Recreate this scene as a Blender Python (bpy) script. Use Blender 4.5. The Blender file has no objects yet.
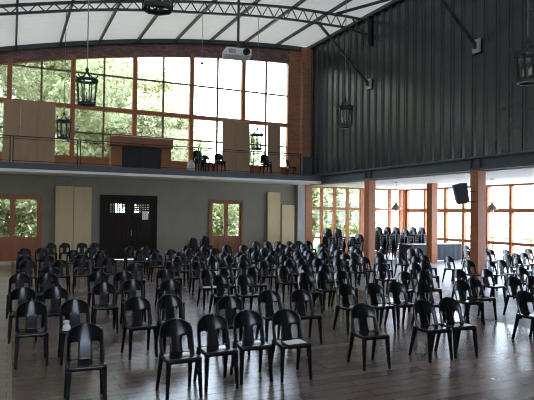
import bpy, bmesh, math, random
from mathutils import Vector, Matrix
random.seed(7)
C = bpy.context.scene.collection
SC = bpy.context.scene
W, D, DE = 13.32, 23.85, 22.16          # right wall, back wall, balcony edge
T1, T2, T3 = 18.58, 12.84, 7.10         # truss bays
XG = 19.48                              # glazed wall of the side wing
ZB, ZF = 3.47, 3.80                     # balcony underside / floor
X0, Y0 = -10.0, -5.0

# ------------------------------------------------------------------ materials
def mat(name, col, rough=.5, metal=0, col2=None, scale=8, stretch=(1, 1, 1), bump=0, spec=None, detail=4):
    m = bpy.data.materials.new(name); m.use_nodes = True
    nt = m.node_tree; b = nt.nodes['Principled BSDF']
    b.inputs['Base Color'].default_value = (*col, 1)
    b.inputs['Roughness'].default_value = rough
    b.inputs['Metallic'].default_value = metal
    if spec is not None: b.inputs['Specular IOR Level'].default_value = spec
    if col2 or bump:
        tc = nt.nodes.new('ShaderNodeTexCoord'); mp = nt.nodes.new('ShaderNodeMapping')
        mp.inputs['Scale'].default_value = stretch
        nz = nt.nodes.new('ShaderNodeTexNoise'); nz.inputs['Scale'].default_value = scale
        nz.inputs['Detail'].default_value = detail
        nt.links.new(tc.outputs['Object'], mp.inputs[0]); nt.links.new(mp.outputs[0], nz.inputs['Vector'])
        if col2:
            r = nt.nodes.new('ShaderNodeValToRGB')
            r.color_ramp.elements[0].position = .3; r.color_ramp.elements[1].position = .7
            r.color_ramp.elements[0].color = (*col, 1); r.color_ramp.elements[1].color = (*col2, 1)
            nt.links.new(nz.outputs['Fac'], r.inputs[0]); nt.links.new(r.outputs[0], b.inputs['Base Color'])
        if bump:
            bp = nt.nodes.new('ShaderNodeBump'); bp.inputs['Strength'].default_value = bump; bp.inputs['Distance'].default_value = .02
            nt.links.new(nz.outputs['Fac'], bp.inputs['Height']); nt.links.new(bp.outputs[0], b.inputs['Normal'])
    return m

M = {}
M['plastic'] = mat('black_plastic', (.006, .006, .009), .2, spec=.33)
M['wood'] = mat('red_brown_timber', (.29, .095, .034), .45, col2=(.42, .155, .06), scale=6, stretch=(6, 6, .6))
M['wood_h'] = mat('red_brown_timber_rail', (.29, .095, .034), .45, col2=(.41, .15, .058), scale=6, stretch=(.6, 6, 6))
M['door_wood'] = mat('orange_door_timber', (.20, .075, .025), .4, col2=(.30, .125, .045), scale=5, stretch=(6, 6, .6))
M['dark_wood'] = mat('black_stained_timber', (.014, .009, .007), .6, col2=(.024, .015, .011), spec=.2, scale=6, stretch=(8, 8, .6))
M['desk_wood'] = mat('counter_timber', (.22, .075, .025), .45, col2=(.32, .12, .045), scale=5, stretch=(.6, 5, 5))
M['column'] = mat('column_timber', (.30, .085, .022), .5, col2=(.42, .14, .04), scale=6, stretch=(6, 6, .6))
M['thin'] = mat('thin_glazing_bar', (.16, .075, .04), .5)
M['plaster'] = mat('grey_green_plaster', (.235, .21, .155), .85, col2=(.26, .235, .18), scale=2)
M['plaster2'] = mat('pale_grey_paint', (.36, .36, .33), .8, col2=(.40, .40, .37), scale=2)
M['white'] = mat('white_ceiling_paint', (.82, .80, .75), .8, col2=(.86, .84, .79), scale=1.5)
M['steel'] = mat('blue_grey_steel', (.055, .070, .085), .5, col2=(.065, .082, .098), scale=3)
M['carpet'] = mat('blue_grey_fascia', (.085, .10, .12), .8, col2=(.11, .13, .15), scale=20)
M['sheet'] = mat('dark_sheet_metal', (.012, .018, .023), .25, col2=(.016, .022, .028), scale=2, spec=.62)
M['green_steel'] = mat('dark_green_steel', (.028, .042, .040), .45, col2=(.035, .05, .048), scale=5)
M['iron'] = mat('black_wrought_iron', (.010, .010, .011), .5, col2=(.016, .015, .015), scale=20)
M['galv'] = mat('galvanised_plate', (.38, .39, .40), .5, col2=(.46, .47, .48), scale=20)
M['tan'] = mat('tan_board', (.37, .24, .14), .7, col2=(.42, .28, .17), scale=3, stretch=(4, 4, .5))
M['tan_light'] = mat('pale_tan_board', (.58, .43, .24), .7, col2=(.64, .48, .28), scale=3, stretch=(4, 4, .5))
M['cord'] = mat('grey_cord', (.30, .30, .30), .6)
M['proj'] = mat('white_projector_case', (.78, .78, .80), .45)
M['black'] = mat('matt_black', (.012, .012, .013), .6)
M['speaker'] = mat('speaker_grey', (.05, .062, .075), .5)
M['grille'] = mat('speaker_grille', (.05, .058, .07), .6, col2=(.015, .018, .022), scale=180)
M['cloth'] = mat('blue_black_cloth', (.022, .027, .038), .75, col2=(.03, .036, .05), scale=10)
M['paper'] = mat('white_paper', (.80, .80, .80), .7)
M['candle'] = mat('ivory_candle', (.62, .58, .48), .5)
M['lamp_shade'] = mat('brass_brown_shade', (.30, .17, .08), .4)
M['opal'] = mat('opal_glass_bulb', (.75, .75, .72), .3)
M['deck'] = mat('pale_paving', (.62, .60, .57), .8, col2=(.70, .68, .65), scale=3)
M['grass'] = mat('outdoor_grass', (.16, .22, .07), .9, col2=(.26, .32, .12), scale=2)
M['bark'] = mat('tree_bark', (.12, .09, .07), .9, col2=(.2, .16, .13), scale=8, stretch=(3, 3, .5), bump=.4)
M['bag'] = mat('pale_cloth_bag', (.55, .55, .55), .8)
M['edge'] = mat('floor_edge_metal', (.16, .14, .12), .35)

def leaf_mat(name, c1, c2):
    m = mat(name, c1, .6, col2=c2, scale=.9, detail=3)
    nt = m.node_tree; b = nt.nodes['Principled BSDF']; out = nt.nodes['Material Output']
    tr = nt.nodes.new('ShaderNodeBsdfTranslucent'); mx = nt.nodes.new('ShaderNodeMixShader'); mx.inputs[0].default_value = .45
    src = b.inputs['Base Color'].links[0].from_socket
    nt.links.new(src, tr.inputs[0]); nt.links.new(b.outputs[0], mx.inputs[1]); nt.links.new(tr.outputs[0], mx.inputs[2])
    nt.links.new(mx.outputs[0], out.inputs[0]); return m
M['leaf_a'] = leaf_mat('leaf_pale_green', (.31, .32, .17), (.62, .61, .40))
M['leaf_b'] = leaf_mat('leaf_mid_green', (.24, .27, .12), (.48, .49, .26))
M['leaf_c'] = leaf_mat('leaf_yellow_green', (.36, .36, .18), (.64, .62, .38))

def glass_mat(name='window_glass', tint=(.95, .97, .96, 1)):
    m = bpy.data.materials.new(name); m.use_nodes = True; nt = m.node_tree
    for n in list(nt.nodes):
        if n.type != 'OUTPUT_MATERIAL': nt.nodes.remove(n)
    out = nt.nodes['Material Output']
    t = nt.nodes.new('ShaderNodeBsdfTransparent'); t.inputs[0].default_value = tint
    g = nt.nodes.new('ShaderNodeBsdfGlossy'); g.inputs['Roughness'].default_value = .02
    lw = nt.nodes.new('ShaderNodeLayerWeight'); lw.inputs[0].default_value = .5
    p5 = nt.nodes.new('ShaderNodeMath'); p5.operation = 'POWER'; p5.inputs[1].default_value = 4
    f = nt.nodes.new('ShaderNodeMath'); f.operation = 'MULTIPLY_ADD'; f.inputs[1].default_value = .8; f.inputs[2].default_value = .05
    nt.links.new(lw.outputs['Facing'], p5.inputs[0]); nt.links.new(p5.outputs[0], f.inputs[0])
    mx = nt.nodes.new('ShaderNodeMixShader')
    nt.links.new(f.outputs[0], mx.inputs[0]); nt.links.new(t.outputs[0], mx.inputs[1]); nt.links.new(g.outputs[0], mx.inputs[2])
    nt.links.new(mx.outputs[0], out.inputs[0]); return m
M['glass'] = glass_mat(); M['glass_dimmed'] = glass_mat('dimmed_glass', (.74, .75, .74, 1))  # second glass carries an added grey tint to dim sky behind the upper bars

def floor_mat(name, c1, c2, mortar, rough):
    m = bpy.data.materials.new(name); m.use_nodes = True; nt = m.node_tree; b = nt.nodes['Principled BSDF']
    tc = nt.nodes.new('ShaderNodeTexCoord')
    br = nt.nodes.new('ShaderNodeTexBrick')
    br.offset = .37; br.inputs['Scale'].default_value = 1; br.inputs['Mortar Size'].default_value = .006
    br.inputs['Brick Width'].default_value = 1.9; br.inputs['Row Height'].default_value = .19
    br.inputs['Color1'].default_value = (*c1, 1); br.inputs['Color2'].default_value = (*c2, 1); br.inputs['Mortar'].default_value = (*mortar, 1)
    br.inputs['Bias'].default_value = 0
    mp = nt.nodes.new('ShaderNodeMapping'); mp.inputs['Scale'].default_value = (.7, 9, 1)
    nz = nt.nodes.new('ShaderNodeTexNoise'); nz.inputs['Scale'].default_value = 3; nz.inputs['Detail'].default_value = 6
    mx = nt.nodes.new('ShaderNodeMixRGB'); mx.blend_type = 'MULTIPLY'; mx.inputs[0].default_value = .75
    rp = nt.nodes.new('ShaderNodeValToRGB'); rp.color_ramp.elements[0].color = (.45, .42, .40, 1); rp.color_ramp.elements[1].color = (1.25, 1.2, 1.15, 1)
    nt.links.new(tc.outputs['Object'], br.inputs['Vector']); nt.links.new(tc.outputs['Object'], mp.inputs[0]); nt.links.new(mp.outputs[0], nz.inputs['Vector'])
    nt.links.new(nz.outputs['Fac'], rp.inputs[0]); nt.links.new(br.outputs['Color'], mx.inputs[1]); nt.links.new(rp.outputs[0], mx.inputs[2])
    nt.links.new(mx.outputs[0], b.inputs['Base Color'])
    # scuffed varnish: gloss wanders in patches
    n2 = nt.nodes.new('ShaderNodeTexNoise'); n2.inputs['Scale'].default_value = 1.3; n2.inputs['Detail'].default_value = 5
    mr = nt.nodes.new('ShaderNodeMapRange'); mr.inputs[3].default_value = rough - .06; mr.inputs[4].default_value = rough + .1
    nt.links.new(tc.outputs['Object'], n2.inputs['Vector']); nt.links.new(n2.outputs['Fac'], mr.inputs[0]); nt.links.new(mr.outputs[0], b.inputs['Roughness'])
    bp = nt.nodes.new('ShaderNodeBump'); bp.inputs['Strength'].default_value = .25; bp.inputs['Distance'].default_value = .004
    nt.links.new(br.outputs['Fac'], bp.inputs['Height']); bp.invert = True; nt.links.new(bp.outputs[0], b.inputs['Normal'])
    return m
M['floor'] = floor_mat('dark_floor_boards', (.095, .066, .058), (.185, .132, .112), (.022, .016, .014), .22)
M['floor_grey'] = floor_mat('pale_grey_floor_boards', (.19, .185, .185), (.27, .265, .265), (.09, .085, .085), .40)
M['floor_pale'] = floor_mat('pale_floor_boards', (.22, .175, .13), (.30, .245, .185), (.10, .08, .06), .45)

def brick_mat(name, c1, c2, c3):
    m = bpy.data.materials.new(name); m.use_nodes = True; nt = m.node_tree; b = nt.nodes['Principled BSDF']
    b.inputs['Roughness'].default_value = .85
    tc = nt.nodes.new('ShaderNodeTexCoord'); sp = nt.nodes.new('ShaderNodeSeparateXYZ'); ad = nt.nodes.new('ShaderNodeMath'); cb = nt.nodes.new('ShaderNodeCombineXYZ')
    nt.links.new(tc.outputs['Object'], sp.inputs[0]); nt.links.new(sp.outputs[0], ad.inputs[0]); nt.links.new(sp.outputs[1], ad.inputs[1])
    nt.links.new(ad.outputs[0], cb.inputs[0]); nt.links.new(sp.outputs[2], cb.inputs[1])
    br = nt.nodes.new('ShaderNodeTexBrick'); br.inputs['Scale'].default_value = 1
    br.inputs['Brick Width'].default_value = .23; br.inputs['Row Height'].default_value = .085; br.inputs['Mortar Size'].default_value = .008
    br.inputs['Color1'].default_value = (*c1, 1); br.inputs['Color2'].default_value = (*c2, 1); br.inputs['Mortar'].default_value = (*c3, 1)
    nt.links.new(cb.outputs[0], br.inputs['Vector']); nt.links.new(br.outputs['Color'], b.inputs['Base Color']); return m
M['brick'] = brick_mat('purple_brown_brick', (.15, .085, .085), (.27, .16, .15), (.10, .07, .07)); M['brick_pier'] = brick_mat('orange_brick', (.32, .13, .075), (.42, .19, .115), (.40, .24, .16))

def roof_mat():
    m = mat('white_roof_sheet', (.82, .81, .80), .75); nt = m.node_tree; b = nt.nodes['Principled BSDF']
    tc = nt.nodes.new('ShaderNodeTexCoord'); wv = nt.nodes.new('ShaderNodeTexWave'); wv.wave_type = 'BANDS'; wv.bands_direction = 'Y'
    wv.inputs['Scale'].default_value = 1.1; wv.inputs['Distortion'].default_value = .2
    bp = nt.nodes.new('ShaderNodeBump'); bp.inputs['Strength'].default_value = .35; bp.inputs['Distance'].default_value = .04
    nt.links.new(tc.outputs['Object'], wv.inputs['Vector']); nt.links.new(wv.outputs['Fac'], bp.inputs['Height']); nt.links.new(bp.outputs[0], b.inputs['Normal'])
    # thin white sheet: a little daylight comes through
    tr = nt.nodes.new('ShaderNodeBsdfTranslucent'); tr.inputs[0].default_value = (1, .88, .74, 1)
    mx = nt.nodes.new('ShaderNodeMixShader'); mx.inputs[0].default_value = .031; out = nt.nodes['Material Output']
    nt.links.new(b.outputs[0], mx.inputs[1]); nt.links.new(tr.outputs[0], mx.inputs[2]); nt.links.new(mx.outputs[0], out.inputs[0])
    return m
M['roof'] = roof_mat()

# ------------------------------------------------------------------ mesh helpers
class MB:
    def __init__(s): s.v = []; s.f = []
    def box(s, x0, x1, y0, y1, z0, z1):
        n = len(s.v)
        s.v += [(x, y, z) for z in (z0, z1) for y in (y0, y1) for x in (x0, x1)]
        s.f += [tuple(n + i for i in q) for q in ((0, 2, 3, 1), (4, 5, 7, 6), (0, 1, 5, 4), (2, 6, 7, 3), (0, 4, 6, 2), (1, 3, 7, 5))]
        return s
    def bar(s, a, b, w, h=None, up=(0, 0, 1)):           # square bar between two points
        a, b = Vector(a), Vector(b); d = (b - a).normalized(); up = Vector(up)
        if abs(d.dot(up)) > .98: up = Vector((0, 1, 0))
        r = d.cross(up).normalized() * w / 2; u = r.cross(d).normalized() * (h or w) / 2
        n = len(s.v)
        s.v += [tuple(p + i * r + j * u) for p in (a, b) for i, j in ((-1, -1), (1, -1), (1, 1), (-1, 1))]
        s.f += [tuple(n + i for i in q) for q in ((0, 1, 2, 3), (7, 6, 5, 4), (0, 4, 5, 1), (1, 5, 6, 2), (2, 6, 7, 3), (3, 7, 4, 0))]
        return s
    def tube(s, pts, r, k=8):                              # round tube; r one radius or a list
        pts = [Vector(p) for p in pts]; rs = r if isinstance(r, (list, tuple)) else [r] * len(pts)
        n0 = len(s.v)
        for i, p in enumerate(pts):
            d = (pts[min(i + 1, len(pts) - 1)] - pts[max(i - 1, 0)]).normalized()
            up = Vector((0, 0, 1)) if abs(d.z) < .9 else Vector((0, 1, 0))
            a = d.cross(up).normalized(); b = d.cross(a)
            for j in range(k):
                t = 2 * math.pi * j / k; s.v.append(tuple(p + rs[i] * (math.cos(t) * a + math.sin(t) * b)))
        for i in range(len(pts) - 1):
            for j in range(k):
                q = n0 + i * k; s.f.append((q + j, q + (j + 1) % k, q + k + (j + 1) % k, q + k + j))
        s.f.append(tuple(n0 + j for j in range(k))[::-1]); s.f.append(tuple(n0 + (len(pts) - 1) * k + j for j in range(k)))
        return s
    def lathe(s, prof, c=(0, 0, 0), k=16, ph=0):           # prof: (r, z)
        n0 = len(s.v)
        for r, z in prof:
            for j in range(k):
                t = ph + 2 * math.pi * j / k; s.v.append((c[0] + r * math.cos(t), c[1] + r * math.sin(t), c[2] + z))
        for i in range(len(prof) - 1):
            for j in range(k):
                q = n0 + i * k; s.f.append((q + j, q + (j + 1) % k, q + k + (j + 1) % k, q + k + j))
        return s
    def build(s, name, m, parent=None, loc=(0, 0, 0), bevel=0, smooth=False):
        me = bpy.data.meshes.new(name); me.from_pydata(s.v, [], s.f); me.update()
        bm = bmesh.new(); bm.from_mesh(me); bmesh.ops.recalc_face_normals(bm, faces=bm.faces)
        if bevel: bmesh.ops.bevel(bm, geom=bm.edges[:], offset=bevel, segments=2, affect='EDGES', profile=.5)
        bm.to_mesh(me); bm.free()
        if smooth: me.polygons.foreach_set('use_smooth', [True] * len(me.polygons))
        me.materials.append(m)
        o = bpy.data.objects.new(name, me); C.objects.link(o); o.location = loc
        if parent: o.parent = parent
        return o

def tag(o, label, cat, group=None):
    o['label'] = label; o['category'] = cat
    if group: o['group'] = group
    return o
def struct(o, label=None):
    o['kind'] = 'structure'
    return o
def empty(name, loc=(0, 0, 0), rz=0, rx=0, ry=0):
    o = bpy.data.objects.new(name, None); C.objects.link(o); o.location = loc; o.rotation_euler = (rx, ry, rz); o.empty_display_size = .1
    return o
def copy_tree(o):
    kids = list(o.children)
    r = o.copy(); C.objects.link(r)
    for ch in kids:
        c = ch.copy(); C.objects.link(c); c.parent = r
        for g in ch.children:
            d = g.copy(); C.objects.link(d); d.parent = c
    return r

def roofz(x): return 10.34 - .0080 * (x - 15) ** 2
def headz(x): return 9.45 - .0080 * (x - 14) ** 2

# ------------------------------------------------------------------ setting
XS = .06
XP = 8.6
fl = MB().box(XS, XP, Y0, D + .2, -.12, 0).build('floor', M['floor']); struct(fl)
fp = MB().box(X0, XS - .03, Y0, D + .2, -.12, 0).build('floor.001', M['floor_pale']); struct(fp)
struct(MB().box(XS - .03, XS, Y0, D, -.12, .004).build('trim_1', M['edge']))
struct(MB().box(XP + .03, XG + .2, Y0, D + .2, -.12, 0).build('floor.002', M['floor_grey']))
struct(MB().box(XP, XP + .03, Y0, D, -.12, .003).build('trim_3', M['edge']))

# lower back wall with its three openings
wb = MB()
ops = [(-1.02, 1.15, 2.66), (3.40, 5.82, 2.74), (8.20, 9.90, 2.64)]
x = X0
for a, b, h in ops:
    wb.box(x, a, D, D + .2, 0, ZF); wb.box(a, b, D, D + .2, h, ZF); x = b
wb.box(x, W - .02, D, D + .2, 0, ZF)
struct(wb.build('wall_back', M['plaster']))
struct(MB().box(12.70, 13.10, D - .22, D, 0, ZB).build('trim_2', M['plaster2']))
# upper back wall: arched brick band over the windows, brick pier at the right
def arch_band(x0, x1, lo, hi, y0, y1, n=48):
    b = MB()
    for i in range(n + 1):
        xx = x0 + (x1 - x0) * i / n
        b.v += [(xx, y0, lo(xx)), (xx, y1, lo(xx)), (xx, y1, hi(xx)), (xx, y0, hi(xx))]
    for i in range(n):
        for j in range(4):
            p = i * 4; b.f.append((p + j, p + (j + 1) % 4, p + 4 + (j + 1) % 4, p + 4 + j))
    b.f.append((0, 1, 2, 3)); b.f.append((n * 4 + 3, n * 4 + 2, n * 4 + 1, n * 4))
    return b
bk = arch_band(X0, 12.25, headz, lambda x: roofz(x) + .05, D - .03, D + .2)
struct(bk.build('wall_back.001', M['brick']))
pier = MB().box(12.25, W, D - .03, D + .2, ZF, 10.25).box(12.80, W - .03, D - .38, D - .03, ZF, 10.2)
struct(pier.build('wall_back.002', M['brick_pier']))
struct(MB().box(X0, -5.35, D - .03, D + .2, ZF, 6.2).build('wall_back.003', M['brick']))

# other walls, partly out of view
struct(MB().box(X0 - .2, X0, Y0, D + .2, 0, 5.6).build('wall_left', M['plaster2']))
FW = (-1, 3, 3.5, 5.5)
struct(MB().box(X0, FW[0], Y0 - .2, Y0, 0, 10.6).box(FW[1], XG + .2, Y0 - .2, Y0, 0, 10.6).box(FW[0], FW[1], Y0 - .2, Y0, 0, FW[2]).box(FW[0], FW[1], Y0 - .2, Y0, FW[3], 10.6).build('wall_front', M['plaster2']))
wl = MB()
for i in range(3): xx = FW[0] + 2 * i; wl.box(xx - .06, xx + .06, Y0 - .14, Y0 - .04, FW[2], FW[3])
wl = struct(wl.build('window_10', M['wood']))  # unseen window, added to brighten the hall and put highlights on chair backs
g = MB(); g.v = [(FW[0], Y0 - .1, FW[2]), (FW[1], Y0 - .1, FW[2]), (FW[1], Y0 - .1, FW[3]), (FW[0], Y0 - .1, FW[3])]; g.f = [(0, 1, 2, 3)]; g.build('pane', M['glass'], wl)
# side wing shell
struct(MB().box(W + .08, XG + .3, Y0, D + .3, 3.43, 3.62).build('ceiling.001', M['white']))
struct(MB().box(XG, XG + .2, Y0, 5.1, 0, 3.43).build('wall_right.001', M['plaster2']))

# upper right wall: ribbed sheet metal
rib = MB(); pitch = .475; prof = []
y = D
while y > Y0:
    for dy, off in ((0, 0), (.28, 0), (.315, -.055), (.345, -.055), (.36, -.03), (.385, -.03), (.40, -.055), (.43, -.055)):
        if y - dy > Y0: prof.append((y - dy, off))
    y -= pitch
for yy, off in prof: rib.v += [(W + off, yy, 3.88), (W + off, yy, 10.42)]
for i in range(len(prof) - 1): rib.f.append((2 * i, 2 * i + 1, 2 * i + 3, 2 * i + 2))
rib.box(W + .02, W + .12, Y0, D + .1, 3.62, 10.5)
struct(rib.build('wall_right', M['sheet']))
bm_ = MB().box(W - .16, W + .08, Y0, D - .42, 3.85, 3.91).box(W - .06, W + .04, Y0, D - .42, 3.53, 3.85).box(W - .16, W + .08, Y0, D - .42, 3.47, 3.53)
for yy in (T1, T2, T3): bm_.box(W - .15, W + .03, yy - .18, yy - .165, 3.53, 3.85).box(W - .15, W + .03, yy + .165, yy + .18, 3.53, 3.85)
struct(bm_.build('beam', M['steel']))

# roof: arched white sheet, purlins, edge beam, trusses
n = 60; rf = MB()
for i in range(n + 1):
    xx = X0 - .1 + (W + .1 - X0 + .1) * i / n; z = roofz(xx)
    rf.v += [(xx, Y0, z), (xx, D + .2, z)]
for i in range(n): p = i * 2; rf.f.append((p, p + 1, p + 3, p + 2))
struct(rf.build('ceiling', M['roof'], smooth=False))
for px in (-8, -6.4, -4.8, -3.2, -1.58, .05, 1.68, 3.22, 4.82, 6.5, 8.1, 9.78, 11.46, 13.18):
    z = roofz(px) - .07
    struct(MB().bar((px, Y0, z), (px, D - .05, z), .07, .13).build('purlin', M['green_steel']))
struct(arch_band(X0, 12.9, lambda x: roofz(x) - .20, lambda x: roofz(x) - .01, D - .14, D - .04).build('beam.001', M['green_steel']))

LC = [(-10, 5.0), (-6, 6.55), (-3, 7.40), (-.43, 8.03), (1.89, 8.55), (3.16, 8.78), (4.51, 8.98), (6.51, 9.20), (7.88, 9.36), (9.72, 9.50), (11.95, 9.57), (13.2, 9.57)]
def lcz(x):
    for (a, za), (b, zb) in zip(LC, LC[1:]):
        if x <= b: return za + (zb - za) * (x - a) / (b - a)
    return LC[-1][1]
def ucz(x): return min(lcz(x) + .455, roofz(x) - .16)
def truss(yy):
    r = struct(empty('roof_truss', (0, yy, 0)))
    lo, up, wbm = MB(), MB(), MB()
    xs = [-9.9 + (13.12 + 9.9) * i / 46 for i in range(47)]
    for a, b in zip(xs, xs[1:]):
        if a < 12.0: lo.bar((a, 0, lcz(a)), (b, 0, lcz(b)), .075)
        up.bar((a, 0, ucz(a)), (b, 0, ucz(b)), .085)
        mid = (a + b) / 2
        if b < 12.4:
            wbm.bar((a, 0, ucz(a)), (mid, 0, lcz(mid)), .032); wbm.bar((mid, 0, lcz(mid)), (b, 0, ucz(b)), .032)
    lo.bar((12.0, 0, lcz(12)), (13.2, 0, 9.42), .07); wbm.bar((12.4, 0, 9.98), (13.2, 0, 9.1), .05)
    lo.build('lower_chord', M['green_steel'], r); up.build('upper_chord', M['green_steel'], r); wbm.build('web', M['green_steel'], r)
    MB().box(13.12, 13.27, -.07, .07, 9.0, 10.12).build('end_plate', M['green_steel'], r)
    MB().bar((10.79, 0, 9.56), (13.22, 0, 7.42), .085).build('brace', M['green_steel'], r)
    bp = MB().box(13.20, 13.265, -.15, .15, 7.2, 7.62).build('bracket_plate', M['galv'], r)
    MB().box(13.08, 13.20, -.03, .03, 7.32, 7.52).build('cleat', M['green_steel'], bp)
for yy in (T1, T2, T3): truss(yy)
struct(MB().bar((11.66, T1, 10.06), (13.22, T2 + 2.3, 10.1), .09).build('roof_brace', M['green_steel']))

# columns
for i, (cx, cy, h) in enumerate(((W, T1, ZB), (W, T2, ZB), (W, T3, ZB), (16.6, T1, 3.43), (16.6, T2, 3.43))):
    struct(MB().box(cx - .165, cx + .165, cy - .165, cy + .165, 0, h).build('column', M['column'], bevel=.012))
struct(MB().box(13.14, 13.52, D - .20, D + .2, 0, 3.46).build('column', M['column'], bevel=.012))

# balcony
bal = MB().box(X0, W - .2, DE, D, ZB + .1, ZF)
struct(bal.build('balcony', M['carpet']))
struct(MB().box(X0, W - .2, DE - .02, D, ZB, ZB + .098).build('balcony_soffit', M['white']))

# upper windows: one per bay
edges = [-5.36, -2.72, -.15, 2.22, 4.76, 7.31, 9.84, 12.25]
for k in range(7):
    a, b = edges[k], edges[k + 1]; m_ = (a + b) / 2 + (-.02)
    f = MB()
    f.box(a - .09, a + .09, D - .05, D + .14, ZF, headz(a) + .15)
    if k == 6: f.box(b - .07, b, D - .05, D + .14, ZF, headz(b) + .1)
    f.box(a + .09, b - .09 if k < 6 else b, D - .02, D + .14, 6.27, 6.45)
    f.box(a + .09, b - .09 if k < 6 else b, D - .02, D + .14, 4.22, 4.32)
    for i in range(6):                                   # arched head rail
        u, v = a + (b - a) * i / 6, a + (b - a) * (i + 1) / 6
        f.bar((u, D + .05, headz(u) + .02), (v, D + .05, headz(v) + .02), .14, .09)
    w = struct(f.build('window_%d' % (k + 1), M['wood']))
    t = MB()
    t.box(m_ - .037, m_ + .037, D, D + .10, 4.32, 6.27).box(m_ - .037, m_ + .037, D, D + .10, 6.45, headz(m_))
    for z in (5.30, 7.80): t.box(a + .09, b - .09 if k < 6 else b - .07, D, D + .09, z - .032, z + .032)
    t.build('glazing_bars', M['thin'], w)
    MB().box(a + .09, b - .09, D + .02, D + .12, ZF, 4.22).build('apron_panel', M['wood_h'], w)
    g = MB(); g.v = [(a, D + .06, 4.3), (b, D + .06, 4.3), (b, D + .06, headz(b) + .03), (a, D + .06, headz(a) + .03)]; g.f = [(0, 1, 2, 3)]
    g.build('pane', M['glass_dimmed'], w)

# doors
def glazed_leaf(parent, x0, x1, z1, wood):
    s = .10
    f = MB().box(x0, x0 + s, D + .02, D + .08, .01, z1).box(x1 - s, x1, D + .02, D + .08, .01, z1)
    f.box(x0 + s, x1 - s, D + .02, D + .08, z1 - .10, z1).box(x0 + s, x1 - s, D + .02, D + .08, .86, .98).box(x0 + s, x1 - s, D + .02, D + .08, .01, .16)
    lf = f.build('leaf', wood, parent)
    p_ = MB().box(x0 + s, x1 - s, D + .035, D + .065, .16, .86)
    for i in range(5):
        xx = x0 + s + (x1 - x0 - 2 * s) * (i + .5) / 5; p_.box(xx - .045, xx + .045, D + .028, D + .036, .18, .84)
    p_.build('panel', wood, lf)
    g = MB(); g.v = [(x0 + s, D + .05, .98), (x1 - s, D + .05, .98), (x1 - s, D + .05, z1 - .1), (x0 + s, D + .05, z1 - .1)]; g.f = [(0, 1, 2, 3)]
    g.build('pane', M['glass'], lf)
    return lf
def door_frame(name, a, b, h, wood):
    fr = MB().box(a, a + .09, D - .04, D + .16, 0, h).box(b - .09, b, D - .04, D + .16, 0, h).box(a + .09, b - .09, D - .04, D + .16, h - .09, h)
    return struct(fr.build(name, wood))
d1 = door_frame('door_1', -1.02, 1.15, 2.66, M['wood'])
glazed_leaf(d1, -.93, .065, 2.57, M['wood']); lf = glazed_leaf(d1, .065, 1.06, 2.57, M['wood'])
MB().tube([(.12, D + .0, 1.05), (.12, D - .05, 1.05), (.24, D - .05, 1.05)], .012).build('handle', M['galv'], lf)
d3 = door_frame('door_3', 8.20, 9.90, 2.64, M['door_wood'])
glazed_leaf(d3, 8.29, 9.05, 2.55, M['door_wood']); lf = glazed_leaf(d3, 9.05, 9.81, 2.55, M['door_wood'])
MB().tube([(9.10, D + .0, 1.05), (9.10, D - .05, 1.05), (9.22, D - .05, 1.05)], .012).build('handle', M['galv'], lf)
d2 = door_frame('door_2', 3.40, 5.82, 2.74, M['dark_wood'])
for x0, x1, gx0, gx1 in ((3.49, 4.606, 3.80, 4.42), (4.614, 5.73, 4.84, 5.46)):
    z0, z1, zt = 2.0, 2.36, 2.652
    f = MB().box(x0, gx0, D + .0, D + .06, .01, zt).box(gx1, x1, D + .0, D + .06, .01, zt).box(gx0, gx1, D, D + .06, .01, z0).box(gx0, gx1, D, D + .06, z1, zt)
    for i in range(7):                                   # planked face
        xx = x0 + (x1 - x0) * (i + .5) / 7; f.box(xx - .07, xx + .07, D - .012, D, .05, z0 - .06)
    lf = f.build('leaf', M['dark_wood'], d2)
    la = MB()
    for i in range(1, 6): xx = gx0 + (gx1 - gx0) * i / 6; la.box(xx - .026, xx + .026, D + .01, D + .04, z0, z1)
    for i in range(1, 4): zz = z0 + (z1 - z0) * i / 4; la.box(gx0, gx1, D + .012, D + .038, zz - .024, zz + .024)
    la.build('lattice', M['dark_wood'], lf)
    g = MB(); g.v = [(gx0, D + .05, z0), (gx1, D + .05, z0), (gx1, D + .05, z1), (gx0, D + .05, z1)]; g.f = [(0, 1, 2, 3)]
    g.build('pane', M['glass'], lf)
MB().tube([(4.70, D, 1.0), (4.70, D - .06, 1.0), (4.70, D - .06, 1.25), (4.70, D, 1.25)], .013).build('handle', M['galv'], d2)

# wing glazing: far end (parallel to the back wall)
wx = [13.52, 14.18, 14.95, 15.73, 16.62, 17.36, 18.40, 19.14, 19.40]
f = MB(); t = MB(); g = MB()
for i, xx in enumerate(wx):
    h = .11 if i in (4,) else .065
    f.box(xx - h, xx + h, D - .04, D + .12, 0, 3.43)
for a, b in zip(wx, wx[1:]):
    f.box(a + .05, b - .05, D - .02, D + .1, 2.26, 2.40).box(a + .05, b - .05, D - .02, D + .1, 3.35, 3.43)
    f.box(a + .05, b - .05, D, D + .1, .82, .92).box(a + .05, b - .05, D, D + .1, 0, .14)
f.box(16.73, 16.98, D - .02, D + .1, 0, 3.43)
w8 = struct(f.build('window_8', M['column']))
g.v = [(13.5, D + .04, .1), (19.45, D + .04, .1), (19.45, D + .04, 3.4), (13.5, D + .04, 3.4)]; g.f = [(0, 1, 2, 3)]
g.build('pane', M['glass'], w8)
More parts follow.
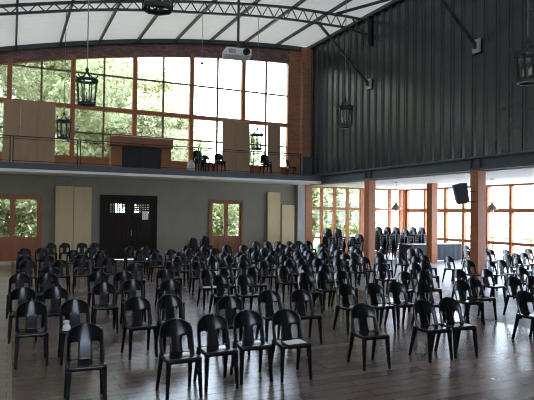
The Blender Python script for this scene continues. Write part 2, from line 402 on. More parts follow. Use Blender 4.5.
# wing glazing: long side
f = MB(); g = MB()
wy = [23.82, 22.34, 20.85, 19.65, 18.30, 16.93, 15.50, 14.15, 12.80, 11.40, 10.0, 8.6, 7.1, 5.1]
for i, yy in enumerate(wy):
    h = .13 if i in (0, 4, 8, 12) else .07
    f.box(XG - .05, XG + .12, yy - h, yy + h, 0, 3.43)
f.box(XG - .03, XG + .1, 5.1, 23.8, 2.20, 2.38).box(XG - .03, XG + .1, 5.1, 23.8, 3.35, 3.43).box(XG, XG + .1, 5.1, 23.8, .80, .93).box(XG, XG + .1, 5.1, 23.8, 0, .10)
w9 = struct(f.build('window_9', M['column']))
g.v = [(XG + .05, 5.1, .1), (XG + .05, 23.8, .1), (XG + .05, 23.8, 3.4), (XG + .05, 5.1, 3.4)]; g.f = [(0, 1, 2, 3)]
g.build('pane', M['glass'], w9)

# ------------------------------------------------------------------ balcony railing, in sections
def rail(x0, x1, label):
    r = tag(empty('railing', ((x0 + x1) / 2, DE + .06, ZF)), label, 'railing', 'railing sections along the balcony edge')
    h = (x1 - x0) / 2
    MB().tube([(-h, 0, .98), (h, 0, .98)], .022, 8).build('top_rail', M['iron'], r)
    MB().tube([(-h + .03, 0, .89), (h - .03, 0, .89)], .013, 6).build('lower_rail', M['iron'], r)
    MB().tube([(-h + .03, 0, .07), (h - .03, 0, .07)], .013, 6).build('foot_rail', M['iron'], r)
    for s in (-1, 1): MB().box(s * (h - .05) - .02, s * (h - .05) + .02, -.02, .02, 0, .97).build('post', M['iron'], r)
    return r
rail(-2.38, -.02, 'black metal balcony railing section at the far left end')
rail(-.02, 2.34, 'black railing section in front of the wide group of brown boards')
rail(2.34, 4.78, 'black railing section at the left half of the balcony wooden counter')
rail(4.78, 7.2, 'black railing section at the right half of the balcony wooden counter')
rail(7.2, 9.62, 'black railing section in front of the paired stacks of balcony chairs')
r = rail(9.62, 12.1, 'black railing section in front of the stacked trio and narrow brown board')
pl = tag(empty('metal_box', (12.42, DE + .18, ZF)), 'blue-grey metal box filling the balcony corner by the ribbed wall', 'box')
MB().box(-.26, .26, -.12, .12, 0, .84).build('body', M['steel'], pl, bevel=.01); MB().box(-.28, .28, -.14, .14, .84, .88).build('lid', M['green_steel'], pl)

# ------------------------------------------------------------------ boards
def board(x0, x1, z0, h, yb, m, label, group, seams=0, lean=.03, roll=0):
    w = (x1 - x0) / 2
    o = MB().box(-w, w, -.03, .03, 0, h).build('board', m, None, ((x0 + x1) / 2, yb, z0), bevel=.008)
    o.rotation_euler = (-lean, roll, 0)
    return tag(o, label, 'board', group)
GB = 'tall brown boards on the balcony'
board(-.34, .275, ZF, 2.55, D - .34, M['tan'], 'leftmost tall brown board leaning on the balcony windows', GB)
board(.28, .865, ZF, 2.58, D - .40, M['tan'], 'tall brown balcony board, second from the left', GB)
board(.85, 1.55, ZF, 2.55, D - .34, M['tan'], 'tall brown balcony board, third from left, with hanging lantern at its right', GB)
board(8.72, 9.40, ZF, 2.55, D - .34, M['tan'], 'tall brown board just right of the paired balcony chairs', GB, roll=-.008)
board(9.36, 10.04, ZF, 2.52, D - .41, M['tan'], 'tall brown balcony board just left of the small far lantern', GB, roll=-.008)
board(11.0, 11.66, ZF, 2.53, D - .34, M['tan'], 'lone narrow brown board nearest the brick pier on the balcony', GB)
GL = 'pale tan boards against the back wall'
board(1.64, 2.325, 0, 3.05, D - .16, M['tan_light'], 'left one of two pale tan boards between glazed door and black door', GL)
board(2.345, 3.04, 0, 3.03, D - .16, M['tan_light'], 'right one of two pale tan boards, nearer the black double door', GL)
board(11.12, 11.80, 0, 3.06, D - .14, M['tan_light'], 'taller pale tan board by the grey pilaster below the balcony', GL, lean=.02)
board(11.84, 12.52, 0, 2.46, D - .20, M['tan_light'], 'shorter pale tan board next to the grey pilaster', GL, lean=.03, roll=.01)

# wooden counter on the balcony
c = tag(empty('counter', (4.82, DE + .62, ZF)), 'wooden counter with thick top and black front on the balcony', 'counter')
MB().box(-1.29, 1.29, -.36, .36, .88, 1.29).build('top', M['desk_wood'], c, bevel=.03)
for s in (-1, 1): MB().box(min(s * 1.22, s * .80), max(s * 1.22, s * .80), -.28, .30, 0, .88).build('side_panel', M['desk_wood'], c, bevel=.01)
MB().box(-.80, .80, -.24, -.18, 0, .88).build('front_panel', M['black'], c)

# ------------------------------------------------------------------ chairs
def subdivided(mb, name, solid, lvl=1):
    me = bpy.data.meshes.new(name); me.from_pydata(mb.v, [], mb.f)
    bm = bmesh.new(); bm.from_mesh(me); bmesh.ops.recalc_face_normals(bm, faces=bm.faces); bm.to_mesh(me); bm.free()
    o = bpy.data.objects.new(name, me); C.objects.link(o)
    if solid:
        s = o.modifiers.new('s', 'SOLIDIFY'); s.thickness = solid; s.offset = 0
    u = o.modifiers.new('u', 'SUBSURF'); u.levels = lvl; u.render_levels = lvl
    me2 = bpy.data.meshes.new_from_object(o.evaluated_get(bpy.context.evaluated_depsgraph_get()))
    bpy.data.objects.remove(o); me2.polygons.foreach_set('use_smooth', [True] * len(me2.polygons)); me2.name = name
    me2.materials.clear(); me2.materials.append(M['plastic'])
    return me2
def backrest_mesh():
    us = [-1, -.93, -.74, -.54, -.34, -.17, 0, .17, .34, .54, .74, .93, 1]
    vs = [0, .06, .10, .28, .43, .49, .55, .68, .80, .90, .96, 1]
    b = MB()
    for v in vs:
        w = .212 + .004 * (1 - v)
        if v > .55: w *= (1 - ((v - .55) / .463) ** 3.2) ** .5
        for u in us:
            uu = u
            if abs(u) in (.34, .54, .74) and v in (.10, .49):
                pass
            if abs(u) == .34 and v < .6: uu = math.copysign(.34 + .05 * (1 - v / .6), u)   # splat widens downwards
            y = .165 + .110 * v + .012 * math.sin(v * 3.1) - .055 * abs(u) ** 2.2 * min(w / .2, 1)
            zz = .415 + .388 * v - (.012 * u * u if v > .8 else 0)
            b.v.append((uu * w, y, zz))
    nu = len(us)
    for j in range(len(vs) - 1):
        for i in range(nu - 1):
            um = abs(us[i] + us[i + 1]) / 2; vm = (vs[j] + vs[j + 1]) / 2
            if .34 < um < .74 and .06 < vm < .49: continue
            b.f.append((j * nu + i, j * nu + i + 1, (j + 1) * nu + i + 1, (j + 1) * nu + i))
    return subdivided(b, 'backrest', .016)
def seat_mesh():
    b = MB(); k = 7
    xs = [-1, -.94, -.6, -.2, .2, .6, .94, 1]; ys = [-1, -.93, -.5, 0, .5, .93, 1]
    for yv in ys:
        for xv in xs:
            w = .212 - .010 * (yv + 1) / 2
            x = xv * w; y = .01 + yv * .185
            if abs(xv) == 1 and abs(yv) == 1: x *= .93; y *= .94
            z = .44 - .012 * (1 - xv * xv) * (1 - yv * yv) - .012 * (yv + 1) / 2 - (.010 if yv == -1 else 0)
            b.v.append((x, y, z))
    nx = len(xs)
    for j in range(len(ys) - 1):
        for i in range(nx - 1): b.f.append((j * nx + i, j * nx + i + 1, (j + 1) * nx + i + 1, (j + 1) * nx + i))
    # apron under the rim
    rim = [(0, i) for i in range(nx)] + [(j, nx - 1) for j in range(1, len(ys))] + [(len(ys) - 1, i) for i in range(nx - 2, -1, -1)] + [(j, 0) for j in range(len(ys) - 2, 0, -1)]
    base = len(b.v)
    for j, i in rim:
        x, y, z = b.v[j * nx + i]; b.v.append((x * 1.0, y * 1.0, z - .042))
    L = len(rim)
    for q in range(L):
        a, c2 = rim[q], rim[(q + 1) % L]
        b.f.append((a[0] * nx + a[1], c2[0] * nx + c2[1], base + (q + 1) % L, base + q))
    return subdivided(b, 'seat', .012)
def leg_mesh(sx, front):
    if front: a, c2 = Vector((sx * .182, -.140, .425)), Vector((sx * .202, -.178, 0))
    else: a, c2 = Vector((sx * .182, .165, .44)), Vector((sx * .205, .272, 0))
    b = MB()
    for t, w, d in ((0, .062, .060), (.12, .056, .052), (.6, .044, .042), (1, .036, .036)):
        p = a.lerp(c2, t)
        b.v += [(p.x + i * w / 2, p.y + j * d / 2, max(p.z, 0)) for i, j in ((-1, -1), (1, -1), (1, 1), (-1, 1))]
    for i in range(3):
        for j in range(4): p = i * 4; b.f.append((p + j, p + (j + 1) % 4, p + 4 + (j + 1) % 4, p + 4 + j))
    b.f += [(3, 2, 1, 0), (12, 13, 14, 15)]
    me = bpy.data.meshes.new('leg'); me.from_pydata(b.v, [], b.f)
    bm = bmesh.new(); bm.from_mesh(me); bmesh.ops.recalc_face_normals(bm, faces=bm.faces)
    bmesh.ops.bevel(bm, geom=[e for e in bm.edges if abs(e.verts[0].co.z - e.verts[1].co.z) > .02], offset=.010, segments=2, affect='EDGES', profile=.5)
    bm.to_mesh(me); bm.free(); me.materials.append(M['plastic'])
    return me
chair0 = empty('plastic_chair'); chair0.empty_display_size = .2
chair0['category'] = 'chair'; chair0.scale = (.94, 1, 1)
for nm, me in [('seat', seat_mesh()), ('backrest', backrest_mesh())] + [('leg', leg_mesh(s, f)) for f in (True, False) for s in (-1, 1)]:
    o = bpy.data.objects.new(nm, me); C.objects.link(o); o.parent = chair0
used = [False]
def chair(x, y, z, rz, label, group, rx=0):
    if used[0]: o = copy_tree(chair0)
    else: o = chair0; used[0] = True
    o.location = (x, y, z); o.rotation_euler = (rx, 0, rz); o['label'] = label; o['group'] = group; o['category'] = 'chair'
    return o

ROWS = [
 (6.4, [(.79, 6.4), (1.79, 6.3), (2.27, 6.42), (2.76, 6.5), (3.24, 6.4), (4.47, 6.44), (5.54, 6.38), (6.04, 6.44)]),
 (8.15, [(.32, 8.2), (.87, 8.18), (1.74, 8.15), (2.22, 8.16), (3.00, 7.75), (3.82, 8.05), (4.33, 7.95), (5.46, 8.35), (6.02, 8.3), (6.50, 8.3), (6.98, 8.1), (7.91, 8.07), (8.50, 8.3), (7.82, 6.55), (9.49, 8.22), (9.97, 8.15)]),
 (9.9, [(.24, 9.75), (.73, 9.65), (1.52, 9.9), (2.06, 10.2), (2.70, 9.95), (3.83, 10.35), (4.32, 10.3), (5.68, 10.2), (6.22, 10.4), (6.70, 10.4), (7.90, 9.7), (8.42, 9.7), (9.50, 9.7), (10.2, 9.6), (11.5, 9.7), (11.98, 9.65)]),
 (11.65, [(.21, 11.9), (.70, 11.75), (1.66, 11.7), (2.16, 11.6), (3.08, 11.8), (3.96, 11.5), (4.45, 11.7), (5.1, 11.65), (5.95, 11.7), (6.55, 11.8), (7.05, 11.7), (8.60, 11.5), (9.66, 11.5), (10.16, 11.7), (11.68, 11.6), (12.3, 11.4), (12.82, 11.5), (13.9, 11.9), (14.4, 11.5)]),
 (13.3, [(.85, 13.1), (2.75, 13.4), (3.68, 13.5), (4.35, 13.5), (5.0, 13.3), (5.6, 13.4), (6.1, 13.2), (6.9, 13.3), (7.4, 13.5), (7.9, 13.5), (8.40, 13.2), (8.92, 13.2), (9.45, 13.4), (9.98, 13.4), (11.2, 13.3), (11.7, 13.5), (12.25, 13.0), (14.78, 13.0), (15.6, 13.4), (16.2, 13.6)]),
 (14.95, [(.45, 14.9), (1.2, 14.8), (1.69, 14.9), (2.4, 15.0), (4.3, 15.0), (4.8, 14.9), (5.35, 15.05), (5.88, 15.1), (6.38, 15.2), (7.05, 14.8), (7.55, 14.9), (8.1, 15.0), (8.69, 15.2), (9.19, 15.3), (9.7, 14.8), (10.3, 15.3), (11.1, 15.0), (11.75, 14.7), (12.25, 14.7), (15.03, 15.0), (15.75, 14.8), (16.25, 15.1), (17.0, 15.0)]),
 (16.5, [(.4, 16.5), (.95, 16.4), (1.9, 16.5), (2.4, 16.6), (4.0, 16.4), (4.82, 16.7), (5.4, 16.5), (6.25, 16.5), (6.75, 16.4), (7.4, 16.6), (7.95, 16.5), (8.75, 16.3), (9.30, 16.5), (9.9, 16.6), (10.45, 16.4), (11.3, 16.5), (12.2, 16.3), (13.54, 16.3), (14.04, 16.5)]),
 (18.2, [(1.83, 18.4), (2.65, 18.0), (3.9, 18.2), (4.38, 18.3), (4.88, 18.0), (5.6, 18.2), (6.5, 18.2), (7.0, 18.3), (7.85, 18.1), (8.38, 18.1), (8.90, 18.1), (9.5, 18.3), (10.1, 18.2), (10.9, 18.2), (11.45, 18.3), (12.3, 18.2)]),
 (19.9, [(.47, 19.6), (.98, 19.7), (2.55, 19.6), (3.9, 19.8), (4.5, 19.9), (6.0, 19.9), (6.7, 19.8), (7.6, 19.9), (8.3, 19.9), (9.4, 20.0), (10.0, 19.9), (10.62, 20.1), (11.12, 20.1), (11.9, 20.0), (12.45, 19.9)]),
 (22.5, [(1.46, 22.6), (1.96, 22.6), (2.56, 22.5), (3.06, 22.5), (9.84, 22.2), (10.40, 22.2), (10.90, 22.1), (11.42, 22.0), (11.93, 22.1), (12.45, 22.1)]),
]
ones = 'zero first second third fourth fifth sixth seventh eighth ninth tenth eleventh twelfth thirteenth fourteenth fifteenth sixteenth seventeenth eighteenth nineteenth twentieth'.split()
def ordw(n): return ones[n] if n <= 20 else 'twenty-' + ones[n - 20]
RN = ['front row', 'second row', 'third row', 'fourth row', 'fifth row', 'sixth row', 'seventh row', 'eighth row', 'ninth row', 'rearmost row by the back wall']
special = {(0, 4): 'black plastic chair with a white paper on its seat, front row',
           (0, 0): 'lone black plastic chair nearest the camera at the left of the front row',
           (0, 5): 'lone black plastic chair in the middle of the front row',
           (1, 1): 'black plastic chair with a crumpled white tissue on its seat, second row'}
SPOT = {}
for ri, (yb, lst) in enumerate(ROWS):
    lst = sorted(lst)
    for i in range(1, len(lst)):                          # keep neighbours apart
        if lst[i][0] - lst[i - 1][0] < .49 and abs(lst[i][1] - lst[i - 1][1]) < .6: lst[i] = (lst[i - 1][0] + .49, lst[i][1])
    for i, (x, y) in enumerate(lst):
        N = len(lst)
        lab = special.get((ri, i))
        if not lab:
            if i == 0: lab = 'black chair at the left end of the %s' % RN[ri]
            elif i == N - 1: lab = 'black chair at the right end of the %s' % RN[ri]
            elif i <= N // 2: lab = 'black chair, %s from the left in the %s' % (ordw(i + 1), RN[ri])
            else: lab = 'black chair, %s from the right in the %s' % (ordw(N - i), RN[ri])
        rz = math.radians(random.uniform(-5, 5)); 
        if ri < 9: y += random.uniform(-.03, .03)
        o = chair(x - .03, y - .26, 0, rz - .03, lab, 'black plastic chairs set out in rows across the hall')
        SPOT[(ri, i)] = o
# stacks: every chair of a stack is a chair
def stack(x, y, nn, what, group, rz=0, z0=0):
    for k in range(nn):
        if k == nn - 1: lab = 'top black chair of the ' + what
        elif k == 0: lab = 'bottom black chair of the ' + what
        else: lab = 'black chair, %s from bottom in %s' % (ordw(k + 1), what)
        chair(x + .028 * k * math.sin(rz), y - .028 * k * math.cos(rz), z0 + .085 * k, rz, lab, group)
stack(7.02, 22.3, 3, 'low stack left of the glazed back door', 'low stacks by the back door')
stack(7.56, 22.3, 4, 'low stack touching the glazed back door', 'low stacks by the back door')
GS = 'tall stacks of chairs in the side wing'
for (x, y, nn, what) in [(12.94, 21.2, 8, 'tall stack leftmost of those by the wing end windows'), (13.46, 21.2, 8, 'tall stack second from left by the wing end windows'),
        (13.98, 20.7, 4, 'short stack left of the nearer timber column'), (14.50, 20.9, 5, 'short stack hidden partly by the nearer timber column'),
        (15.55, 21.0, 9, 'tall stack just right of the nearer timber column'), (16.05, 21.0, 9, 'tall stack second to the right of that column'),
        (16.55, 21.0, 9, 'tall stack third to the right of that column'), (17.05, 20.9, 8, 'tall stack fourth to the right of that column'),
        (17.58, 21.0, 9, 'tall stack second from right beside the dark table'), (18.10, 21.0, 9, 'rightmost tall stack beside the dark table')]:
    stack(x, y, nn, what, GS)
# chairs on the balcony and a few beside the wing windows
GBc = 'black chairs on the balcony'
stack(7.36, DE + .75, 3, 'left trio stacked at the balcony railing', GBc, z0=ZF)
chair(7.84, DE + .9, ZF, .2, 'single black balcony chair just right of the stacked left trio', GBc)
stack(8.36, DE + .75, 2, 'right pair stacked on balcony beside the brown boards', GBc, z0=ZF)
stack(10.62, DE + .78, 3, 'trio stacked on the balcony right of the far lantern', GBc, z0=ZF)
chair(12.0, DE + .85, ZF, 1.35, 'black balcony chair turned sideways beside the brick pier', GBc)
GW = 'black chairs standing loose in the side wing'
for x, y, rz, lab in [
        (17.4, 17.2, 0, 'loose black wing chair just left of the loudspeaker column'), (18.6, 17.3, .15, 'loose black chair pushed against the wing side windows'), (18.2, 14.8, -.1, 'loose black wing chair farthest right beside the side windows')]:
    chair(x, y, 0, rz, lab, GW)

# ------------------------------------------------------------------ small things
def on_seat(o, dx=0, dy=0): 
    return (o.location.x + dx, o.location.y + dy)
x, y = on_seat(SPOT[(0, 4)], .0, -.06)
p = MB(); p.v = [(-.13, -.10, .0), (.13, -.09, .002), (.14, .10, .004), (-.12, .09, .0), (-.13, -.10, .003), (.13, -.09, .005), (.14, .10, .007), (-.12, .09, .003)]
p.f = [(0, 1, 2, 3), (4, 5, 6, 7), (0, 1, 5, 4), (1, 2, 6, 5), (2, 3, 7, 6), (3, 0, 4, 7)]
tag(p.build('paper_sheet', M['paper'], None, (x, y, .441)), 'white paper sheet lying on a chair seat in the front row', 'paper')
o = tag(MB().box(-.15, .15, -.1, .1, 0, .004).build('paper_sheet', M['paper'], None, (SPOT[(3, 5)].location.x, SPOT[(3, 5)].location.y - .05, .441)), 'white paper sheet on a chair seat in the fourth row', 'paper')
o = tag(MB().box(-.06, .06, -.002, .002, 0, .26).build('leaflet', M['paper'], None, (6.30, ROWS[3][1][9][1] - .20, .47)), 'narrow white leaflet propped upright on a chair seat in mid hall', 'leaflet')
o.rotation_euler = (-.25, -.55, .1); o.location = (SPOT[(3, 9)].location.x - .02, SPOT[(3, 9)].location.y + .08, .447)
# crumpled tissue on the seat corner
o = SPOT[(1, 1)]; b = MB(); prof = [(.002, 0), (.055, .004), (.05, .05), (.035, .075), (.03, .09), (.045, .115), (.03, .13), (.002, .135)]
b.lathe(prof, k=9)
b.v = [(v[0] + random.uniform(-.008, .008), v[1] + random.uniform(-.008, .008), v[2]) for v in b.v]
tag(b.build('tissue', M['paper'], None, (o.location.x - .13, o.location.y - .12, .446)), 'crumpled white tissue on a chair seat near the left front', 'tissue')
# plastic cup on the floor
m = mat('clear_plastic_cup', (.75, .77, .8), .15); bsdf = m.node_tree.nodes['Principled BSDF']; bsdf.inputs['Alpha'].default_value = .22; M['cup'] = m
tag(MB().lathe([(.001, .002), (.026, .002), (.036, .13), (.038, .13), (.029, 0), (.001, 0)], k=18).build('plastic_cup', M['cup'], None, (5.55, 6.40, 0), smooth=True), 'clear plastic cup on the floor under a front row chair', 'cup')
# notice on the black door
tag(MB().box(-.13, .13, -.003, .003, 0, .36).build('paper_notice', M['paper'], None, (5.30, D - .016, 1.70)), 'white paper notice stuck to the black double door', 'notice')
# pale bag by the stacked balcony chairs
b = MB().lathe([(.01, 0), (.16, .01), (.19, .12), (.16, .30), (.09, .40), (.05, .44), (.07, .50), (.01, .49)], k=12)
b.v = [(v[0] + random.uniform(-.015, .015), .7 * v[1] + random.uniform(-.01, .01), v[2]) for v in b.v]
tag(b.build('bag', M['bag'], None, (6.98, DE + .55, ZF), smooth=True), 'pale cloth bag on the balcony floor left of the stacked chairs', 'bag')

# ------------------------------------------------------------------ lanterns
def lantern():
    r = empty('lantern')                                  # origin at the ring bottom
    k = 8; ph = math.pi / 8
    MB().lathe([(.255, .52), (.255, .58), (.20, .58), (.20, .52), (.255, .52)], k=k, ph=ph).build('top_ring', M['iron'], r)
    MB().lathe([(.205, 0), (.205, .05), (.16, .05), (.16, 0), (.205, 0)], k=k, ph=ph).build('bottom_ring', M['iron'], r)
    for j in range(k):
        t = ph + 2 * math.pi * j / k; c_, s_ = math.cos(t), math.sin(t)
        MB().bar((.185 * c_, .185 * s_, .03), (.225 * c_, .225 * s_, .55), .026).build('bar', M['iron'], r)
    g = MB().lathe([(.17, .05), (.205, .53)], k=k, ph=ph); g.build('glass', M['glass'], r)
    for j in range(4):
        t = math.pi / 4 + j * math.pi / 2; c_, s_ = math.cos(t), math.sin(t)
        MB().tube([(q * c_, q * s_, z) for q, z in ((.29, .68), (.285, .62), (.24, .585), (.15, .61), (.06, .68), (.02, .76))], .013, 6).build('scroll', M['iron'], r)
    MB().lathe([(.002, .74), (.03, .75), (.042, .79), (.03, .83), (.012, .85), (.002, .87)], k=10).build('finial', M['iron'], r, smooth=True)
    MB().tube([(-.15, 0, .05), (.15, 0, .05)], .012, 6).tube([(0, -.15, .05), (0, .15, .05)], .012, 6).build('cross_bar', M['iron'], r)
    for j in range(3):
        t = .4 + j * 2.094; cx, cy = .075 * math.cos(t), .075 * math.sin(t)
        h = MB().lathe([(.001, .05), (.018, .05), (.03, .13), (.001, .13)], c=(cx, cy, 0), k=8).build('candle_holder', M['iron'], r)
        MB().lathe([(.016, .13), (.016, .27), (.001, .30)], c=(cx, cy, 0), k=8).build('candle', M['candle'], h)
    return r
L0 = lantern()
lan = [(1.49, T2, 4.42, 'black iron lantern hanging centrally before the left upper windows'), (1.48, T1, 4.34, 'smaller looking black lantern at the right edge of the brown boards'),
       (1.69, T3, 4.69, 'black lantern cut off by the top edge, under the truss'), (8.35, T2, 4.45, 'black lantern hanging before the ribbed dark wall'),
       (8.23, T1, 4.40, 'black lantern in the gap between two brown balcony boards'), (8.60, T3, 4.50, 'large looking black lantern at the far right edge')]
for i, (x, y, z, lab) in enumerate(lan):
    o = L0 if i == 0 else copy_tree(L0)
    o.location = (x, y, z); tag(o, lab, 'lantern', 'black iron lanterns hung from the roof')
    top = lcz(x) - .03
    MB().tube([(0, 0, .86), (0, 0, top - z)], .012, 6).build('cord', M['cord'], o)
o = tag(empty('hanging_cord', (6.05, T1, 7.28)), 'loose grey cord with a small dark weight hanging from the truss', 'cord')
MB().tube([(0, 0, .1), (0, 0, lcz(6.05) - 7.28)], .010, 6).build('cord', M['cord'], o)
MB().lathe([(.001, 0), (.04, .03), (.05, .08), (.02, .13), (.001, .14)], k=10).build('weight', M['iron'], o)

# projector on its pole
pr = tag(empty('projector', (5.13, T2, 5.96)), 'white ceiling projector on a long dark pole', 'projector')
pr.rotation_euler = (0, 0, -.12)
MB().box(-.36, .30, -.24, .24, 0, .20).build('case', M['proj'], pr, bevel=.035)
l = MB(); l.lathe([(.001, .0), (.075, 0), (.085, .05), (.085, .10), (.06, .10), (.05, .04), (.001, .035)], k=18)
l.v = [(.14 + v[0], -.22 - v[2], .10 + v[1]) for v in l.v]
l.build('lens', M['black'], pr, smooth=True)
v = MB()
for i in range(5): v.box(-.30, -.12, -.244, -.238, .05 + .022 * i, .058 + .022 * i)
v.build('vent', M['black'], pr)
MB().box(-.10, .10, -.10, .10, .19, .215).build('mount_plate', M['green_steel'], pr)
MB().tube([(0, 0, .21), (0, 0, lcz(5.13) - 5.99)], .033, 10).build('pole', M['green_steel'], pr)

# loudspeaker hung on the timber column
sp = tag(empty('loudspeaker', (12.44, T2 - .22, 2.44)), 'dark grey loudspeaker tilted on an arm from the timber column', 'loudspeaker')
sp.rotation_euler = (.20, -.27, -.45)
b = MB(); b.v = [(-.19, -.17, 0), (.19, -.17, 0), (.14, .17, .02), (-.14, .17, .02), (-.21, -.19, .60), (.21, -.19, .60), (.15, .17, .57), (-.15, .17, .57)]
b.f = [(0, 3, 2, 1), (4, 5, 6, 7), (0, 1, 5, 4), (1, 2, 6, 5), (2, 3, 7, 6), (3, 0, 4, 7)]
b.build('cabinet', M['speaker'], sp, bevel=.02)
b = MB(); b.v = [(-.165, -.186, .03), (.165, -.186, .03), (.185, -.203, .57), (-.185, -.203, .57), (-.165, -.17, .03), (.165, -.17, .03), (.185, -.185, .57), (-.185, -.185, .57)]
b.f = [(0, 1, 2, 3), (7, 6, 5, 4), (0, 4, 5, 1), (1, 5, 6, 2), (2, 6, 7, 3), (3, 7, 4, 0)]
b.build('grille', M['grille'], sp)
sp_inv = (Matrix.Translation(sp.location) @ sp.rotation_euler.to_matrix().to_4x4()).inverted()
a0 = sp_inv @ Vector((W - .175, T2 - .05, 2.50)); a1 = sp_inv @ Vector((W - .175, T2 - .05, 2.80))
MB().tube([tuple(a0), (.06, .12, -.05), (0, .03, .03)], .02, 8).tube([tuple(a1), (0, .16, .35)], .016, 8).build('arm', M['iron'], sp)

# wing pendant lamps
def pendant(x, y, z, lab):
    o = tag(empty('pendant_lamp', (x, y, z)), lab, 'lamp', 'pendant lamps in the side wing')
    MB().lathe([(.19, 0), (.185, .05), (.12, .16), (.055, .22), (.04, .30), (.001, .31)], k=20).build('lamp_shade', M['lamp_shade'], o, smooth=True)
    MB().lathe([(.001, -.09), (.05, -.07), (.065, -.02), (.04, .05), (.03, .10), (.001, .1)], k=14).build('bulb', M['opal'], o, smooth=True)
    MB().tube([(0, 0, .30), (0, 0, 3.43 - z)], .008, 6).build('cord', M['cord'], o)
    MB().lathe([(.05, 3.43 - z - .03), (.05, 3.43 - z)], k=12).build('ceiling_rose', M['cord'], o)
pendant(14.65, T1, 2.28, 'brown dome pendant lamp between the two timber columns, before green windows')
pendant(16.2, 14.93, 2.27, 'brown dome pendant lamp right of the loudspeaker column')

# long dark covered table in the wing
tb = tag(empty('table', (17.4, 19.55, 0)), 'long table under a dark blue-grey cloth in the side wing', 'table')
MB().box(-1.47, 1.47, -.38, .38, .70, .74).build('tabletop', M['plaster2'], tb, bevel=.006)
cl = MB(); xs = [-1.49 + 2.98 * i / 40 for i in range(41)]
for i, xx in enumerate(xs):
    yy = -.40 - .012 * math.sin(i * 1.7); cl.v += [(xx, -.395, .742), (xx, yy - .01 * math.cos(i * 1.1), .02)]
for i in range(40): cl.f.append((2 * i, 2 * i + 2, 2 * i + 3, 2 * i + 1))
n0 = len(cl.v); cl.v += [(1.49, .39, .742), (1.49, .40, .02)]; cl.f.append((80, n0, n0 + 1, 81))
n0 = len(cl.v); cl.v += [(-1.49, .39, .742), (-1.49, .40, .02)]; cl.f.append((0, n0, n0 + 1, 1))
cl.build('skirt', M['cloth'], tb, smooth=True)
for sx in (-1, 1):
    for sy in (-1, 1): MB().box(sx * 1.35 - .02, sx * 1.35 + .02, sy * .3 - .02, sy * .3 + .02, 0, .70).build('leg', M['iron'], tb)

# ------------------------------------------------------------------ outdoors
struct(MB().box(-60, XG + .2, D + .2, 90, -.5, -.12).build('ground', M['grass']))
struct(MB().box(XG + .2, 90, -30, 90, -.5, -.10).build('ground.001', M['deck']))
dr = tag(empty('deck_railing', (23.0, 17.0, -.1)), 'timber handrail of the deck outside the wing side windows', 'railing')
MB().box(-.05, .05, -10, 6.5, .98, 1.06).build('top_rail', M['wood_h'], dr); MB().box(-.03, .03, -10, 6.5, .5, .55).build('lower_rail', M['wood_h'], dr)
for i in range(8): MB().box(-.05, .05, -9.9 + i * 2.33, -9.8 + i * 2.33, 0, .98).build('post', M['wood'], dr)

def foliage_mesh(nl, size, blobs, m, seed):
    rnd = random.Random(seed); b = MB()
    for _ in range(nl):
        cx, cy, cz, rx, ry, rz = rnd.choice(blobs)
        while True:
            u = Vector((rnd.uniform(-1, 1), rnd.uniform(-1, 1), rnd.uniform(-1, 1)))
            if .35 < u.length < 1: break
        c_ = Vector((cx + u.x * rx, cy + u.y * ry, cz + u.z * rz))
        s = size * rnd.uniform(.6, 1.4)
        d = Vector((rnd.gauss(0, 1), rnd.gauss(0, 1), rnd.gauss(-.3, .7))).normalized()
        e = d.cross(Vector((rnd.gauss(0, 1), rnd.gauss(0, 1), rnd.gauss(0, 1)))).normalized(); nn = d.cross(e)
        n0 = len(b.v)
        b.v += [tuple(c_ - d * s * .6), tuple(c_ + e * s * .28 + nn * s * .08), tuple(c_ + d * s * .6), tuple(c_ - e * s * .28 + nn * s * .08)]
        b.f += [(n0, n0 + 1, n0 + 2), (n0, n0 + 2, n0 + 3)]
    me = bpy.data.meshes.new('foliage'); me.from_pydata(b.v, [], b.f); me.materials.append(m); return me
def blobs(seed, n, R, z0, z1, r):
    rnd = random.Random(seed); out = []
    for i in range(n):
        z = rnd.uniform(z0, z1); a = rnd.uniform(0, 6.28); q = R * rnd.uniform(.1, 1) * (1 - .5 * abs((z - (z0 + z1) / 2) / ((z1 - z0) / 2 + .01)))
        s = r * rnd.uniform(.7, 1.2); out.append((q * math.cos(a), q * math.sin(a), z, s, s, s * .75))
    return out
kinds = []
for i, (lm, nb) in enumerate((('leaf_a', 18), ('leaf_b', 18), ('leaf_c', 16))):
    bl = blobs(20 + i, nb, 3.2, 3.0, 11.5, 1.5)
    fm = foliage_mesh(7000, .34, bl, M[lm], i)
    tr = MB().tube([(0, 0, -.2), (.1, .05, 2.5), (-.05, .1, 5.5), (.15, 0, 9.5)], [.26, .21, .15, .06], 9)
    for q in bl[:9]: tr.tube([(.03, .05, min(q[2] - 1.2, 6)), (q[0] * .5, q[1] * .5, q[2] - .5), (q[0], q[1], q[2])], [.08, .05, .02], 6)
    tr_o = tr.build('trunk', M['bark'], smooth=True); tm = tr_o.data; bpy.data.objects.remove(tr_o)
    kinds.append((fm, tm))
sh = foliage_mesh(2600, .22, blobs(50, 12, 1.2, .5, 2.4, .8), M['leaf_b'], 9)
st = MB()
for i in range(6):
    a = i * 1.05; st.tube([(0, 0, -.15), (.3 * math.cos(a), .3 * math.sin(a), .8), (.8 * math.cos(a), .8 * math.sin(a), 1.7)], [.04, .03, .01], 6)
so = st.build('stem', M['bark'], smooth=True); sm = so.data; bpy.data.objects.remove(so)
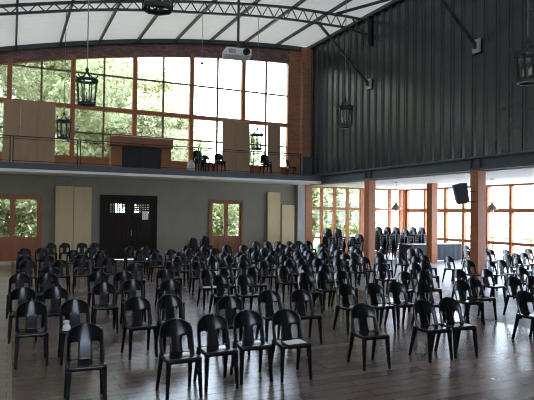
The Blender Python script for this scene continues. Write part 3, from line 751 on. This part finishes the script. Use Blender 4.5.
trees = [(-4.5, 36, 1, 1.15), (-1.2, 31, 0, 1.0), (1.6, 37, 2, 1.2), (2.6, 30, 1, .95), (5.6, 35, 0, 1.05), (7.4, 31, 0, .72), (-9, 33, 0, 1.2), (10.4, 36, 2, .62), (13.5, 33, 1, .62), (17.2, 31, 1, .62), (20.6, 33, 1, .66), (22.9, 33, 0, .55), (4.0, 40, 0, 1.3), (8.6, 40, 2, 1.05), (-6.5, 29, 2, .8), (12.2, 42, 0, .9)]
trees.sort()
for i, (x, y, kd, s) in enumerate(trees):
    o = tag(empty('tree', (x, y, -.12), random.uniform(0, 6.28)), 'leafy green tree outside, %s from the left seen through the windows' % ordw(i + 1), 'tree', 'trees outside the windows')
    o.scale = (s, s, s)
    for nm, me in (('foliage', kinds[kd][0]), ('trunk', kinds[kd][1])):
        c_ = bpy.data.objects.new(nm, me); C.objects.link(c_); c_.parent = o
shr = sorted([(-2.0, 27.5, 1), (.1, 28.2, 1.1), (2.2, 27.6, .9), (8.4, 28, 1.0), (10.5, 28.8, 1.05), (14.2, 27.8, .8), (16.6, 29.4, 1.7), (19.0, 29.6, 1.6), (20.9, 30.2, 1.3)])
for i, (x, y, s) in enumerate(shr):
    o = tag(empty('shrub', (x, y, -.12), random.uniform(0, 6.28)), 'green shrub outside the ground floor glazing, %s from the left' % ordw(i + 1), 'shrub', 'shrubs outside the ground floor glazing')
    o.scale = (s, s, s)
    for nm, me in (('foliage', sh), ('stem', sm)):
        c_ = bpy.data.objects.new(nm, me); C.objects.link(c_); c_.parent = o

# ------------------------------------------------------------------ light: daylight only
w = bpy.data.worlds.new('sky'); SC.world = w; w.use_nodes = True
bg = w.node_tree.nodes['Background']; bg.inputs[0].default_value = (.68, .81, 1.0, 1); bg.inputs[1].default_value = 5.0
def portal(cx, cy, cz, sx, sz, rot):
    l = bpy.data.lights.new('daylight', 'AREA'); l.shape = 'RECTANGLE'; l.size = sx; l.size_y = sz; l.cycles.is_portal = True
    o = bpy.data.objects.new('daylight', l); C.objects.link(o); o.location = (cx, cy, cz); o.rotation_euler = rot
H = math.pi / 2
portal(3.45, D + .25, 6.8, 17.7, 5.3, (-H, 0, 0))
portal(16.5, D + .25, 1.72, 6.0, 3.4, (-H, 0, 0))
portal(XG + .25, 14.45, 1.72, 3.4, 18.8, (0, H, 0))
portal(1, Y0 - .25, 4.5, 4, 2.0, (H, 0, 0))
portal(.06, D + .25, 1.75, 2.2, 1.7, (-H, 0, 0)); portal(9.05, D + .25, 1.75, 1.7, 1.7, (-H, 0, 0))

# ------------------------------------------------------------------ camera
cam = bpy.data.cameras.new('camera'); co = bpy.data.objects.new('camera', cam); C.objects.link(co)
yw, pt, rl = map(math.radians, (25.02, 1.394, .73))
fw = Vector((math.sin(yw) * math.cos(pt), math.cos(yw) * math.cos(pt), math.sin(pt)))
rt = Vector((math.cos(yw), -math.sin(yw), 0)); up = rt.cross(fw)
r2 = math.cos(rl) * rt + math.sin(rl) * up; u2 = -math.sin(rl) * rt + math.cos(rl) * up
m4 = Matrix((r2, u2, -fw)).transposed().to_4x4(); m4.translation = Vector((0, 0, 2.04))
co.matrix_world = m4
cam.sensor_width = 36; cam.lens = 548.677 * 36 / 534; cam.clip_start = .05; cam.clip_end = 500
SC.camera = co
SC.view_settings.view_transform = 'Standard'; SC.view_settings.look = 'None'; SC.view_settings.gamma = 1; SC.view_settings.use_curve_mapping = False
SC.view_settings.exposure = 1.8
SC.cycles.max_bounces = 8; SC.cycles.diffuse_bounces = 5; SC.cycles.transparent_max_bounces = 12
SC.cycles.use_denoising = True
SC.cycles.sample_clamp_indirect = 6
SC.cycles.filter_width = 1.1
